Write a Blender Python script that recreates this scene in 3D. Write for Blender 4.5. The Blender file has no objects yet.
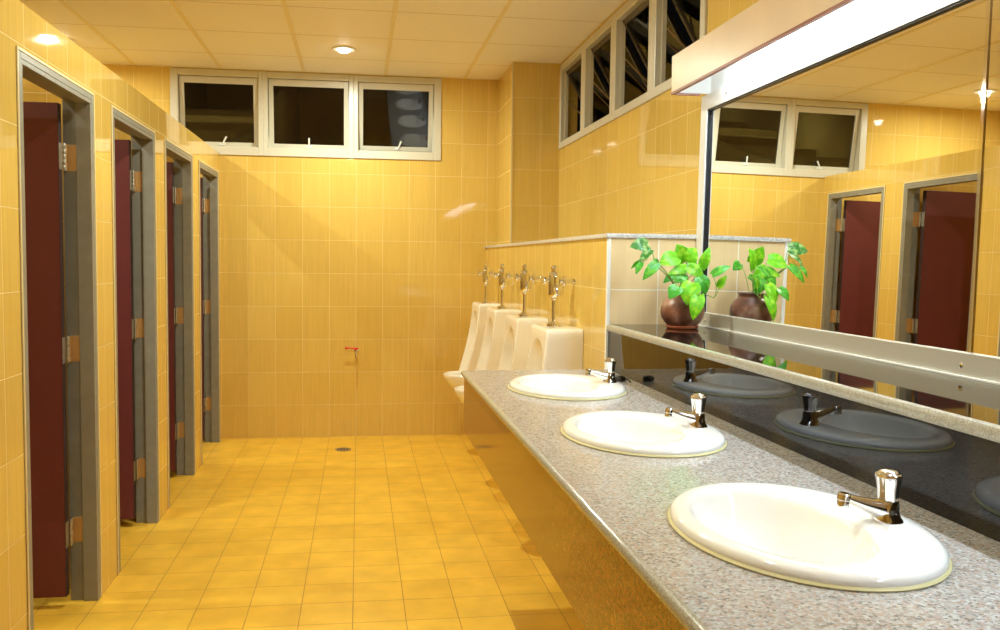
import bpy, bmesh, math, random
from mathutils import Vector, Matrix
random.seed(7)
C = bpy.context.scene.collection
PI = math.pi
sc = bpy.context.scene

# ------------------------------------------------------------------ helpers
def V(*a): return Vector(a)
def rgb(r, g, b):                      # sRGB 0-255 -> linear
    f = lambda c: ((c/255)/12.92 if c/255 <= .04045 else ((c/255+.055)/1.055)**2.4)
    return (f(r), f(g), f(b), 1)

def box(bm, x0, x1, y0, y1, z0, z1, bev=0.0, seg=2):
    if x0 > x1: x0, x1 = x1, x0
    if y0 > y1: y0, y1 = y1, y0
    if z0 > z1: z0, z1 = z1, z0
    t = bmesh.new()
    vs = [t.verts.new((x, y, z)) for x in (x0, x1) for y in (y0, y1) for z in (z0, z1)]
    for f in ((0,1,3,2),(4,6,7,5),(0,4,5,1),(2,3,7,6),(0,2,6,4),(1,5,7,3)):
        t.faces.new([vs[i] for i in f])
    if bev > 0:
        bmesh.ops.bevel(t, geom=t.edges[:], offset=bev, segments=seg, profile=.7, affect='EDGES')
    merge(bm, t)

def merge(bm, t, mat=None):
    if mat is not None: bmesh.ops.transform(t, matrix=mat, verts=t.verts)
    m = bpy.data.meshes.new('tmp'); t.to_mesh(m); t.free()
    bm.from_mesh(m); bpy.data.meshes.remove(m)

def loft(bm, rings, close=True, cap0=True, cap1=True):
    """rings: list of lists of points, same length"""
    R = [[bm.verts.new(p) for p in r] for r in rings]
    n = len(R[0])
    for a, b in zip(R, R[1:]):
        for i in range(n if close else n-1):
            j = (i+1) % n
            bm.faces.new((a[i], a[j], b[j], b[i]))
    if cap0: bm.faces.new(list(reversed(R[0])))
    if cap1: bm.faces.new(R[-1])
    return R

def lathe(bm, prof, origin=(0,0,0), axis=(0,0,1), n=24, flute=0, fa=0):
    """prof: (radius, height) list along axis"""
    ax = Vector(axis).normalized(); o = Vector(origin)
    u = ax.orthogonal().normalized(); v = ax.cross(u)
    rings = []
    for r, h in prof:
        ring = []
        for i in range(n):
            a = 2*PI*i/n
            rr = max(r, 1e-5)*(1 + (fa*math.cos(flute*a) if flute else 0))
            ring.append(o + ax*h + u*(rr*math.cos(a)) + v*(rr*math.sin(a)))
        rings.append(ring)
    loft(bm, rings)

def tube(bm, pts, rad, n=12):
    """pts list of Vectors, rad: float or list"""
    pts = [Vector(p) for p in pts]
    if not isinstance(rad, (list, tuple)): rad = [rad]*len(pts)
    rings = []; up = None
    for i, p in enumerate(pts):
        d = (pts[min(i+1, len(pts)-1)] - pts[max(i-1, 0)]).normalized()
        if up is None: up = d.orthogonal().normalized()
        up = (up - d*up.dot(d)).normalized(); s = d.cross(up)
        rings.append([p + up*(rad[i]*math.cos(2*PI*k/n)) + s*(rad[i]*math.sin(2*PI*k/n)) for k in range(n)])
    loft(bm, rings)

def bez(p0, p1, p2, n=10):
    p0, p1, p2 = Vector(p0), Vector(p1), Vector(p2)
    return [p0*(1-t)**2 + p1*(2*t*(1-t)) + p2*t*t for t in [i/n for i in range(n+1)]]

def link(name, bm, mat, parent=None, smooth=35):
    """link a bmesh (world coordinates, or coordinates local to parent) as ONE mesh object"""
    bmesh.ops.recalc_face_normals(bm, faces=bm.faces)
    if smooth:
        lim = math.radians(smooth)
        for f in bm.faces: f.smooth = True
        for e in bm.edges:
            if len(e.link_faces) == 2 and e.calc_face_angle(0) > lim: e.smooth = False
    me = bpy.data.meshes.new(name); bm.to_mesh(me); bm.free()
    me.materials.append(mat)
    o = bpy.data.objects.new(name, me); C.objects.link(o)
    if parent is not None: o.parent = parent
    return o

def tag(o, label=None, cat=None, group=None, kind=None):
    if label: o['label'] = label
    if cat: o['category'] = cat
    if group: o['group'] = group
    if kind: o['kind'] = kind
    return o

def thing(name, loc, label, cat, group=None, kind=None):
    o = bpy.data.objects.new(name, None); C.objects.link(o)
    o.location = loc; o.empty_display_size = .1
    return tag(o, label, cat, group, kind)

def copy_tree(o, loc=None, label=None):
    def rec(s, par):
        c = s.copy(); C.objects.link(c)
        if par is not None: c.parent = par
        for ch in [k for k in s.children]: rec(ch, c)
        return c
    r = rec(o, None)
    if loc is not None: r.location = loc
    if label: r['label'] = label
    return r

def at_origin(bm, loc):
    bmesh.ops.translate(bm, vec=-Vector(loc), verts=bm.verts); return bm

# ------------------------------------------------------------------ materials
def nm(name):
    m = bpy.data.materials.new(name); m.use_nodes = True
    nt = m.node_tree; nt.nodes.clear()
    out = nt.nodes.new('ShaderNodeOutputMaterial')
    return m, nt, nt.nodes, nt.links, out
def prin(N, L, out, **k):
    p = N.new('ShaderNodeBsdfPrincipled')
    for a, b in k.items():
        p.inputs[a.replace('_', ' ')].default_value = b
    L.new(p.outputs[0], out.inputs[0]); return p
def simple(name, col, rough=.4, metal=0, coat=0, noise=0, nscale=20, spec=.5, bump=0):
    m, nt, N, L, out = nm(name)
    p = prin(N, L, out, Base_Color=col, Roughness=rough, Metallic=metal)
    p.inputs['Specular IOR Level'].default_value = spec
    p.inputs['Coat Weight'].default_value = coat
    p.inputs['Coat Roughness'].default_value = .03
    if noise or bump:
        tc = N.new('ShaderNodeTexCoord'); nz = N.new('ShaderNodeTexNoise')
        nz.inputs['Scale'].default_value = nscale; nz.inputs['Detail'].default_value = 5
        L.new(tc.outputs['Object'], nz.inputs['Vector'])
        if noise:
            hs = N.new('ShaderNodeHueSaturation'); hs.inputs['Color'].default_value = col
            mr = N.new('ShaderNodeMapRange'); mr.inputs[1].default_value = .25; mr.inputs[2].default_value = .75
            mr.inputs[3].default_value = 1-noise; mr.inputs[4].default_value = 1+noise
            L.new(nz.outputs[0], mr.inputs[0]); L.new(mr.outputs[0], hs.inputs['Value'])
            L.new(hs.outputs[0], p.inputs['Base Color'])
        if bump:
            b = N.new('ShaderNodeBump'); b.inputs['Strength'].default_value = bump; b.inputs['Distance'].default_value = .002
            L.new(nz.outputs[0], b.inputs['Height']); L.new(b.outputs[0], p.inputs['Normal'])
    return m

def wall_tile(name, axis, uo=0, vo=0, c1=rgb(219,186,99), c2=rgb(214,179,91), grout=rgb(232,208,140), streak=.10):
    """glazed 20 x 25 cm wall tile, fine vertical grain; axis = the horizontal world axis of the wall"""
    m, nt, N, L, out = nm(name)
    p = prin(N, L, out, Roughness=.12)
    p.inputs['Specular IOR Level'].default_value = .55
    g = N.new('ShaderNodeNewGeometry'); s = N.new('ShaderNodeSeparateXYZ'); L.new(g.outputs['Position'], s.inputs[0])
    def math_(op, a, b):
        q = N.new('ShaderNodeMath'); q.operation = op
        for i, x in enumerate((a, b)):
            if isinstance(x, (int, float)): q.inputs[i].default_value = x
            else: L.new(x, q.inputs[i])
        return q.outputs[0]
    u = math_('ADD', s.outputs[axis], 20.0 - uo); v = math_('ADD', s.outputs['Z'], 5.0 - vo)
    cb = N.new('ShaderNodeCombineXYZ'); L.new(u, cb.inputs[0]); L.new(v, cb.inputs[1])
    br = N.new('ShaderNodeTexBrick'); L.new(cb.outputs[0], br.inputs['Vector'])
    br.offset = 0; br.squash = 1
    for k, x in (('Scale', 1), ('Mortar Size', .0016), ('Mortar Smooth', .1), ('Brick Width', .2), ('Row Height', .25), ('Bias', 0)):
        br.inputs[k].default_value = x
    br.inputs['Color1'].default_value = c1; br.inputs['Color2'].default_value = c2; br.inputs['Mortar'].default_value = grout
    # grain
    cs = N.new('ShaderNodeCombineXYZ'); L.new(math_('MULTIPLY', u, 230), cs.inputs[0]); L.new(math_('MULTIPLY', v, 5), cs.inputs[1])
    nz = N.new('ShaderNodeTexNoise'); nz.inputs['Scale'].default_value = 1; nz.inputs['Detail'].default_value = 3; L.new(cs.outputs[0], nz.inputs['Vector'])
    cs2 = N.new('ShaderNodeCombineXYZ'); L.new(math_('MULTIPLY', u, 60), cs2.inputs[0]); L.new(math_('MULTIPLY', v, 1.5), cs2.inputs[1])
    nz2 = N.new('ShaderNodeTexNoise'); nz2.inputs['Scale'].default_value = 1; L.new(cs2.outputs[0], nz2.inputs['Vector'])
    sm = math_('ADD', math_('MULTIPLY', nz.outputs[0], .6), math_('MULTIPLY', nz2.outputs[0], .4))
    mr = N.new('ShaderNodeMapRange'); L.new(sm, mr.inputs[0]); mr.inputs[1].default_value = .3; mr.inputs[2].default_value = .7
    mr.inputs[3].default_value = 1-streak; mr.inputs[4].default_value = 1+streak
    hs = N.new('ShaderNodeHueSaturation'); L.new(br.outputs['Color'], hs.inputs['Color']); L.new(mr.outputs[0], hs.inputs['Value'])
    mx = N.new('ShaderNodeMix'); mx.data_type = 'RGBA'; L.new(br.outputs['Fac'], mx.inputs[0]); L.new(hs.outputs[0], mx.inputs[6]); mx.inputs[7].default_value = grout
    L.new(mx.outputs[2], p.inputs['Base Color'])
    rr = N.new('ShaderNodeMapRange'); L.new(br.outputs['Fac'], rr.inputs[0]); rr.inputs[3].default_value = .03; rr.inputs[4].default_value = .6
    L.new(rr.outputs[0], p.inputs['Roughness'])
    inv = math_('SUBTRACT', 1.0, br.outputs['Fac'])
    # slow waviness so each tile mirrors a little differently
    wn = N.new('ShaderNodeTexNoise'); wn.inputs['Scale'].default_value = 5; L.new(cb.outputs[0], wn.inputs['Vector'])
    hh = math_('ADD', math_('MULTIPLY', inv, .0012), math_('MULTIPLY', wn.outputs[0], .0004))
    b = N.new('ShaderNodeBump'); b.inputs['Strength'].default_value = .7; b.inputs['Distance'].default_value = 1
    L.new(hh, b.inputs['Height']); L.new(b.outputs[0], p.inputs['Normal'])
    return m

D = 6.612
M_wallX = wall_tile('tile_wall_across', 'X', 0, 0)
M_wallY = wall_tile('tile_wall_along', 'Y', .055, 0)
M_colX = wall_tile('tile_column', 'X', .085, 0)
M_rightY = wall_tile('tile_right_wall', 'Y', -.012, 0)
M_halfY = wall_tile('tile_half_wall', 'Y', .12, 0)
M_pale = wall_tile('tile_pale', 'X', 0.0, 0, c1=rgb(236,208,160), c2=rgb(232,203,152), grout=rgb(250,250,246), streak=.05)  # wall tile pattern in a paler colour with whiter grout

def floor_mat():
    m, nt, N, L, out = nm('floor_tile')
    p = prin(N, L, out, Roughness=.3)
    p.inputs['Specular IOR Level'].default_value = .4
    g = N.new('ShaderNodeNewGeometry'); mp = N.new('ShaderNodeMapping'); L.new(g.outputs['Position'], mp.inputs[0])
    mp.inputs['Location'].default_value = (20, 20 - (D-.032) % .2, 0)
    br = N.new('ShaderNodeTexBrick'); L.new(mp.outputs[0], br.inputs['Vector']); br.offset = 0; br.squash = 1
    for k, x in (('Scale', 1), ('Mortar Size', .0018), ('Mortar Smooth', .2), ('Brick Width', .2), ('Row Height', .2), ('Bias', 0)):
        br.inputs[k].default_value = x
    br.inputs['Color1'].default_value = rgb(232,186,66); br.inputs['Color2'].default_value = rgb(226,178,60)
    gr = rgb(176,130,60)
    br.inputs['Mortar'].default_value = gr
    nz = N.new('ShaderNodeTexNoise'); nz.inputs['Scale'].default_value = 7; nz.inputs['Detail'].default_value = 4; L.new(g.outputs['Position'], nz.inputs['Vector'])
    mr = N.new('ShaderNodeMapRange'); L.new(nz.outputs[0], mr.inputs[0]); mr.inputs[1].default_value = .3; mr.inputs[2].default_value = .7
    mr.inputs[3].default_value = .88; mr.inputs[4].default_value = 1.1
    hs = N.new('ShaderNodeHueSaturation'); L.new(br.outputs['Color'], hs.inputs['Color']); L.new(mr.outputs[0], hs.inputs['Value'])
    mx = N.new('ShaderNodeMix'); mx.data_type = 'RGBA'; L.new(br.outputs['Fac'], mx.inputs[0]); L.new(hs.outputs[0], mx.inputs[6]); mx.inputs[7].default_value = gr
    L.new(mx.outputs[2], p.inputs['Base Color'])
    b = N.new('ShaderNodeBump'); b.inputs['Strength'].default_value = .6; b.inputs['Distance'].default_value = .0015; b.invert = True
    L.new(br.outputs['Fac'], b.inputs['Height']); L.new(b.outputs[0], p.inputs['Normal'])
    return m
M_floor = floor_mat()

def ceiling_mat():
    m, nt, N, L, out = nm('ceiling_board')
    p = prin(N, L, out, Roughness=.6)
    g = N.new('ShaderNodeNewGeometry'); s = N.new('ShaderNodeSeparateXYZ'); L.new(g.outputs['Position'], s.inputs[0])
    def M(op, a, b):
        q = N.new('ShaderNodeMath'); q.operation = op
        for i, x in enumerate((a, b)):
            if isinstance(x, (int, float)): q.inputs[i].default_value = x
            else: L.new(x, q.inputs[i])
        return q.outputs[0]
    fr = M('FRACT', M('DIVIDE', M('ADD', s.outputs['Y'], 12-.12), .6), 0)
    d = M('ABSOLUTE', M('SUBTRACT', fr, .5), 0)
    line = M('GREATER_THAN', d, .4955)
    nz = N.new('ShaderNodeTexNoise'); nz.inputs['Scale'].default_value = 2.5; L.new(g.outputs['Position'], nz.inputs['Vector'])
    cr = N.new('ShaderNodeMix'); cr.data_type = 'RGBA'; L.new(nz.outputs[0], cr.inputs[0]); cr.inputs[6].default_value = rgb(244,238,228); cr.inputs[7].default_value = rgb(247,242,233)
    mx = N.new('ShaderNodeMix'); mx.data_type = 'RGBA'; L.new(line, mx.inputs[0]); L.new(cr.outputs[2], mx.inputs[6]); mx.inputs[7].default_value = rgb(170,140,90)
    L.new(mx.outputs[2], p.inputs['Base Color'])
    return m
M_ceil = ceiling_mat()

def granite(name, base, spots, scale=260, rough=.12, spec=.5, coat=0):
    """speckled stone: voronoi cells coloured from a ramp"""
    m, nt, N, L, out = nm(name)
    p = prin(N, L, out, Roughness=rough); p.inputs['Specular IOR Level'].default_value = spec
    p.inputs['Coat Weight'].default_value = coat; p.inputs['Coat Roughness'].default_value = .02
    g = N.new('ShaderNodeNewGeometry')
    vo = N.new('ShaderNodeTexVoronoi'); vo.inputs['Scale'].default_value = scale; L.new(g.outputs['Position'], vo.inputs['Vector'])
    sp = N.new('ShaderNodeSeparateColor'); L.new(vo.outputs['Color'], sp.inputs[0])
    cr = N.new('ShaderNodeValToRGB'); cr.color_ramp.interpolation = 'LINEAR'
    L.new(sp.outputs[0], cr.inputs[0])
    e = cr.color_ramp.elements; e[0].position = 0; e[0].color = spots[0][1]; e[1].position = 1; e[1].color = spots[-1][1]
    for pos, col in spots[1:-1]:
        q = e.new(pos); q.color = col
    nz = N.new('ShaderNodeTexNoise'); nz.inputs['Scale'].default_value = scale*1.6; nz.inputs['Detail'].default_value = 4; L.new(g.outputs['Position'], nz.inputs['Vector'])
    mx = N.new('ShaderNodeMix'); mx.data_type = 'RGBA'; mx.inputs[7].default_value = base
    mr = N.new('ShaderNodeMapRange'); L.new(nz.outputs[0], mr.inputs[0]); mr.inputs[1].default_value = .35; mr.inputs[2].default_value = .65; mr.inputs[3].default_value = .1; mr.inputs[4].default_value = .7
    L.new(mr.outputs[0], mx.inputs[0]); L.new(cr.outputs[0], mx.inputs[6])
    L.new(mx.outputs[2], p.inputs['Base Color'])
    return m
M_counter = granite('pink_grey_granite', rgb(164,162,158),
    [(0, rgb(70,66,62)), (.12, rgb(120,112,106)), (.3, rgb(184,150,128)), (.5, rgb(160,157,152)), (.75, rgb(186,182,176)), (1, rgb(206,206,204))], scale=240, rough=.13, spec=.5)
M_apron = granite('brown_granite', rgb(130,72,28),
    [(0, rgb(56,30,14)), (.3, rgb(118,64,26)), (.6, rgb(150,86,34)), (1, rgb(170,112,56))], scale=200, rough=.09, spec=.8)
M_black = granite('black_granite', rgb(10,10,11),
    [(0, rgb(4,4,4)), (.7, rgb(12,12,13)), (.93, rgb(22,22,24)), (1, rgb(52,52,56))], scale=330, rough=.03, spec=.55)
M_edge = granite('grey_granite_edge', rgb(160,156,140),
    [(0, rgb(120,116,106)), (.3, rgb(160,156,142)), (1, rgb(196,192,178))], scale=520, rough=.15)
M_porc = simple('white_porcelain', rgb(246,244,238), rough=.08, spec=.6, coat=.3)
M_urin = simple('ivory_porcelain', rgb(244,238,222), rough=.1, spec=.6, coat=.3)
M_chrome = simple('chrome', (.82,.82,.83,1), rough=.05, metal=1)
M_alu = simple('satin_aluminium', rgb(206,202,188), rough=.3, metal=.35)
M_alu_post = simple('white_aluminium', rgb(226,224,216), rough=.3, spec=.5)
M_arm = simple('tan_stay_metal', rgb(150,122,78), rough=.4)
M_sash = simple('dark_sash', rgb(70,62,50), rough=.4, spec=.5)  # right wall sashes, set darker than the cream window frames
M_winframe = simple('cream_window_frame', rgb(206,202,186), rough=.3, spec=.5)
M_mirror = simple('mirror_silver', (.90,.91,.90,1), rough=.0, metal=1)
M_dark = simple('dark_gasket', rgb(18,20,22), rough=.4)
M_red = simple('maroon_laminate', rgb(100,44,46), rough=.45, spec=.4, noise=.06, nscale=6)
M_reded = simple('dark_leaf_edge', rgb(52,34,34), rough=.5)
M_grey = simple('grey_frame_paint', rgb(136,134,124), rough=.35, spec=.5, noise=.1, nscale=18)
M_trim = simple('cream_trim', rgb(222,206,156), rough=.35)
M_brass = simple('brass', rgb(196,158,104), rough=.35, metal=.35)
M_steel = simple('steel_leaf', rgb(190,188,180), rough=.35, metal=.9)
M_capst = granite('cap_marble', rgb(214,212,206), [(0, rgb(150,150,150)), (.5, rgb(206,204,198)), (1, rgb(226,222,214))], scale=220, rough=.2)
M_ply = simple('pinkish_plywood', rgb(214,190,158), rough=.3, spec=.4, noise=.07, nscale=5)
M_lip = simple('brown_varnished_lip', rgb(128,62,36), rough=.35)
M_white = simple('white_enamel', rgb(240,240,236), rough=.4)
M_soil = simple('potting_soil', rgb(50,36,26), rough=.9, bump=1, nscale=90)
M_terra = simple('terracotta', rgb(196,112,72), rough=.5)
M_plug = simple('black_rubber', rgb(14,14,15), rough=.3)
M_redpl = simple('red_plastic', rgb(208,36,30), rough=.3)
M_seal = simple('yellowed_sealant', rgb(214,204,150), rough=.5)
M_bar = simple('ceiling_bar', rgb(236,222,180), rough=.5)
M_black_hole = simple('dark_hole', rgb(20,20,20), rough=.6)
M_out = simple('night_render', rgb(58,54,50), rough=.8)

def clay():
    m, nt, N, L, out = nm('brown_clay')
    p = prin(N, L, out, Roughness=.33); p.inputs['Specular IOR Level'].default_value = .5
    tc = N.new('ShaderNodeTexCoord'); nz = N.new('ShaderNodeTexNoise'); nz.inputs['Scale'].default_value = 14; nz.inputs['Detail'].default_value = 8
    L.new(tc.outputs['Object'], nz.inputs['Vector'])
    cr = N.new('ShaderNodeValToRGB'); L.new(nz.outputs[0], cr.inputs[0]); e = cr.color_ramp.elements
    e[0].position = .35; e[0].color = rgb(84,50,38); e[1].position = .68; e[1].color = rgb(190,150,124)
    q = e.new(.52); q.color = rgb(136,86,64)
    L.new(cr.outputs[0], p.inputs['Base Color'])
    b = N.new('ShaderNodeBump'); b.inputs['Strength'].default_value = .4; b.inputs['Distance'].default_value = .003
    L.new(nz.outputs[0], b.inputs['Height']); L.new(b.outputs[0], p.inputs['Normal'])
    return m
M_clay = clay()

def leafmat(name, ca, cb, blotch=.58):
    m, nt, N, L, out = nm(name)
    p = prin(N, L, out, Roughness=.35)
    tc = N.new('ShaderNodeTexCoord'); nz = N.new('ShaderNodeTexNoise'); nz.inputs['Scale'].default_value = 55; nz.inputs['Detail'].default_value = 3
    L.new(tc.outputs['Object'], nz.inputs['Vector'])
    cr = N.new('ShaderNodeValToRGB'); L.new(nz.outputs[0], cr.inputs[0]); e = cr.color_ramp.elements
    e[0].position = blotch-.08; e[0].color = ca; e[1].position = blotch+.08; e[1].color = cb
    L.new(cr.outputs[0], p.inputs['Base Color'])
    tr = N.new('ShaderNodeBsdfTranslucent'); L.new(cr.outputs[0], tr.inputs[0])
    mx = N.new('ShaderNodeMixShader'); mx.inputs[0].default_value = .35
    L.new(p.outputs[0], mx.inputs[1]); L.new(tr.outputs[0], mx.inputs[2]); L.new(mx.outputs[0], out.inputs[0])
    return m
M_leafA = leafmat('lime_leaf', rgb(120,205,28), rgb(180,230,50))
M_leafB = leafmat('green_leaf', rgb(70,170,34), rgb(120,200,50))
M_leafC = leafmat('variegated_leaf', rgb(62,136,44), rgb(164,200,116), .54)
M_stem = simple('green_stem', rgb(126,160,60), rough=.4)

def glassmat(nme, ior):
    m, nt, N, L, out = nm(nme)
    tr = N.new('ShaderNodeBsdfTransparent'); tr.inputs[0].default_value = (.8,.82,.8,1)
    gl = N.new('ShaderNodeBsdfGlossy'); gl.inputs['Roughness'].default_value = .01
    fr = N.new('ShaderNodeFresnel'); fr.inputs[0].default_value = ior
    mx = N.new('ShaderNodeMixShader'); L.new(fr.outputs[0], mx.inputs[0]); L.new(tr.outputs[0], mx.inputs[1]); L.new(gl.outputs[0], mx.inputs[2])
    L.new(mx.outputs[0], out.inputs[0]); return m
M_glass = glassmat('window_glass', 1.7); M_glass_r = glassmat('clear_window_glass', 1.33)
def emit(name, col, s):
    m, nt, N, L, out = nm(name)
    e = N.new('ShaderNodeEmission'); e.inputs[0].default_value = col; e.inputs[1].default_value = s
    L.new(e.outputs[0], out.inputs[0]); return m
WARM = (.95, 1.0, .84, 1)
COOL = (.78, .93, 1.08, 1)
TUBE_S = 116.0
LAMP_W = 30.0
M_tube = emit('lit_tube', COOL, TUBE_S)
M_lens = emit('lit_lamp', (1, .93, .75, 1), 40)

# ------------------------------------------------------------------ dimensions (metres; x right, y into the room, z up)
ZC = 2.743; ZP = 2.13; YB = -2.2; XL = -1.55; XW = 2.42; XH = 1.994; YH = 3.296; ZH = 1.472
XM = 2.3644; ZCT = .934; XP = 1.998; XS = 1.990; ZS = 1.1125

def struct(name, bm, mat, label, cat, smooth=0):
    return tag(link(name, bm, mat, None, smooth), label, cat, kind='structure')

bm = bmesh.new(); box(bm, XL-.1, XW+.15, YB-.1, D+.15, -.08, 0)
struct('floor', bm, M_floor, 'orange square tiled floor running down the room', 'floor')
bm = bmesh.new(); box(bm, XL-.1, XW+.15, YB-.1, D+.15, ZC, ZC+.06)
struct('ceiling', bm, M_ceil, 'beige suspended ceiling of large square boards', 'ceiling')
i = 0
for k in range(-2, 4):
    x = .015 + .6*k
    bm = bmesh.new(); box(bm, x-.012, x+.012, YB, D-.012, ZC-.004, ZC-.0002)
    i += 1
    tag(link('trim_%d' % i, bm, M_bar, None, 0), 'thin cream ceiling bar running towards the far wall', 'ceiling bar', 'cream ceiling bars', 'structure')

# back wall with window opening
WX0, WX1, WZ0, WZ1 = -.345, 1.64, 2.117, 2.735
bm = bmesh.new()
box(bm, XL-.1, XW+.15, D, D+.12, 0, WZ0)
box(bm, XL-.1, WX0, D, D+.12, WZ0, ZC); box(bm, WX1, XW+.15, D, D+.12, WZ0, ZC); box(bm, WX0, WX1, D, D+.12, WZ1, ZC)
struct('wall_back', bm, M_wallX, 'orange tiled far wall below and around three night windows', 'wall')
bm = bmesh.new(); box(bm, XL-.1, XL, YB, D, 0, ZC)
struct('wall_left', bm, M_wallY, 'tiled outer wall behind the cubicles', 'wall')
bm = bmesh.new(); box(bm, XL-.1, XW+.15, YB-.1, YB, 0, ZC)
struct('wall_front', bm, M_wallX, 'tiled wall behind the viewer', 'wall')
# right wall with window opening
RY0, RY1, RZ0, RZ1 = 3.40, 5.97, 2.145, 2.725
bm = bmesh.new()
box(bm, XW, XW+.12, YB, D, 0, RZ0)
box(bm, XW, XW+.12, YB, RY0, RZ0, ZC); box(bm, XW, XW+.12, RY1, D, RZ0, ZC); box(bm, XW, XW+.12, RY0, RY1, RZ1, ZC)
struct('wall_right', bm, M_rightY, 'orange tiled right wall with a band of open windows', 'wall')
# column in the far right corner
CX, CY = 2.077, 5.99
bm = bmesh.new(); box(bm, CX, XW, CY, CY+.02, 0, ZC)
struct('wall_column', bm, M_colX, 'tiled face of the corner column turned to the room', 'column')
bm = bmesh.new(); box(bm, CX, CX+.02, CY+.02, D, 0, ZC)
struct('wall_column_side', bm, M_wallY, 'narrow tiled side of the corner column', 'column')
bm = bmesh.new(); box(bm, CX-.003, CX+.006, CY-.003, CY+.006, ZH, ZC)
struct('trim_column', bm, M_trim, 'cream corner bead down the column edge', 'trim')
# half-height wall behind the urinals
bm = bmesh.new(); box(bm, XH, XH+.03, YH+.03, D, 0, ZH-.018)
struct('wall_half', bm, M_halfY, 'low tiled wall the urinals hang on', 'wall')
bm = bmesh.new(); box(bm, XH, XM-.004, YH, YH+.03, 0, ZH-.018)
struct('wall_half_end', bm, M_pale, 'paler tiled end of the low wall behind the potted plant', 'wall')
bm = bmesh.new(); box(bm, XH-.012, XW, YH-.012, YH+.05, ZH-.018, ZH, .006)
box(bm, XH-.012, XH+.1, YH+.04, D, ZH-.018, ZH, .006); box(bm, XH+.05, XW, YH+.04, CY, ZH-.0175, ZH-.004)
struct('trim_half_wall_cap', bm, M_capst, 'grey speckled stone cap along the low wall', 'wall cap', 30)
bm = bmesh.new(); box(bm, XH-.004, XH+.009, YH-.004, YH+.009, 0, ZH-.018)
struct('trim_half_wall_corner', bm, M_white, 'white corner bead on the end of the low wall', 'trim')

# cubicle front partition: pillars + lintel, four openings
DO = [(2.788, 3.550), (3.786, 4.562), (4.775, 5.550), (5.762, 6.532)]
PT = .10; ZO = 1.988
bm = bmesh.new()
ys = [YB] + [v for d in DO for v in d] + [D]
for a, b in zip(ys[0::2], ys[1::2]): box(bm, -PT, 0, a, b, 0, ZO)
box(bm, -PT, 0, YB, D, ZO, ZP)
struct('wall_cubicle_front', bm, M_wallY, 'orange tiled cubicle partition with four doorways', 'wall')
for n, y in enumerate((1.64, 2.66, 3.64, 4.635, 5.63)):
    bm = bmesh.new(); box(bm, XL, -PT, y, y+.06, 0, ZP)
    struct('wall_cubicle_divider_%d' % (n+1), bm, M_wallX, 'tiled divider between two cubicles', 'wall')

# ------------------------------------------------------------------ cubicle doors
def hinge_parts(y, leaf, z):
    # local coordinates: origin at the far lower outer corner of the opening
    h = bpy.data.objects.new('hinge', None); C.objects.link(h); h.parent = leaf
    bm = bmesh.new(); box(bm, -.0945, -.092, -.106, -.076, z-.05, z+.05, .0005, 1)
    link('hinge_leaf_plate', bm, M_steel, h, 0)['label'] = 'steel grey hinge plate'
    return h
dlab = ['nearest grey framed cubicle doorway with a maroon door swung inward',
        'second nearest grey framed cubicle doorway, maroon door open',
        'third grey framed cubicle doorway counted from the nearest',
        'farthest and narrowest looking cubicle doorway beside the far wall']
def make_door(w, n):
    t = bpy.data.objects.new('door_%d' % n, None); C.objects.link(t)
    # origin: x=0 partition face, y=far edge of opening
    bm = bmesh.new()
    box(bm, .0005, .005, -.009, 0, 0, ZO, .001, 1); box(bm, .0005, .005, -w, -w+.009, 0, ZO, .001, 1)
    box(bm, .0005, .005, -w+.009, -.009, ZO-.009, ZO, .001, 1)
    link('edge_trim', bm, M_trim, t, 0)['label'] = 'cream edge trim'
    bm = bmesh.new()
    for a, b, c in ((-.0095, -.030, -.046), (-w+.0095, -w+.030, -w+.046)):
        box(bm, -.105, .003, a, b, 0, ZO-.0095, .0012, 1)
        box(bm, -.052, .002, b, c, 0, ZO-.046, .0012, 1)
    box(bm, -.105, .003, -w+.030, -.030, ZO-.030, ZO-.0095, .0012, 1)
    box(bm, -.052, .002, -w+.030, -.030, ZO-.046, ZO-.030, .0012, 1)
    link('door_frame', bm, M_grey, t, 0)
    L_ = w - .075
    bm = bmesh.new(); box(bm, -.097-L_, -.097, -.109, -.075, .045, 1.931, .0008, 1)
    leaf = link('door_leaf', bm, M_red, t, 0)
    bm = bmesh.new(); box(bm, -.0968, -.0950, -.1088, -.0752, .0455, 1.9305)
    link('leaf_edge', bm, M_reded, leaf, 0)['label'] = 'dark hinge-side edge of the door'
    for z in (1.735, 1.0, .285):
        h = tag(bpy.data.objects.new('hinge', None)); C.objects.link(h); h.parent = t
        bm = bmesh.new(); box(bm, -.0948, -.0930, -.108, -.078, z-.05, z+.05, .0005, 1)
        for q in (-.035, -.012, .012, .035): lathe(bm, [(.0022, 0), (.0018, .0006)], (-.0930, -.092+.006*(1 if q*100 % 2 else -1), z+q), (1,0,0), 8)
        link('leaf_plate', bm, M_steel, h, 0)['label'] = 'steel grey plate of the hinge'
        bm = bmesh.new()
        for k in range(5): lathe(bm, [(.0052, -.05+k*.02+.001), (.0058, -.05+k*.02+.002), (.0058, -.05+k*.02+.018), (.0052, -.05+k*.02+.019)], (-.088, -.068, z), (0,0,1), 12)
        lathe(bm, [(.003, -.053), (.003, .053)], (-.088, -.068, z), (0,0,1), 8)
        link('knuckle', bm, M_steel, h)
        bm = bmesh.new(); box(bm, -.088, -.054, -.0318, -.0300, z-.05, z+.05, .0005, 1)
        box(bm, -.0895, -.0865, -.064, -.0300, z-.05, z+.05)
        for q in (-.035, -.012, .012, .035): lathe(bm, [(.0022, 0), (.0018, .0006)], (-.07+.007*(1 if q in (-.035, .012) else -1), -.0318, z+q), (0,-1,0), 8)
        link('jamb_plate', bm, M_brass, h, 0)['label'] = 'brass coloured plate of the hinge'
    return t
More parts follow.
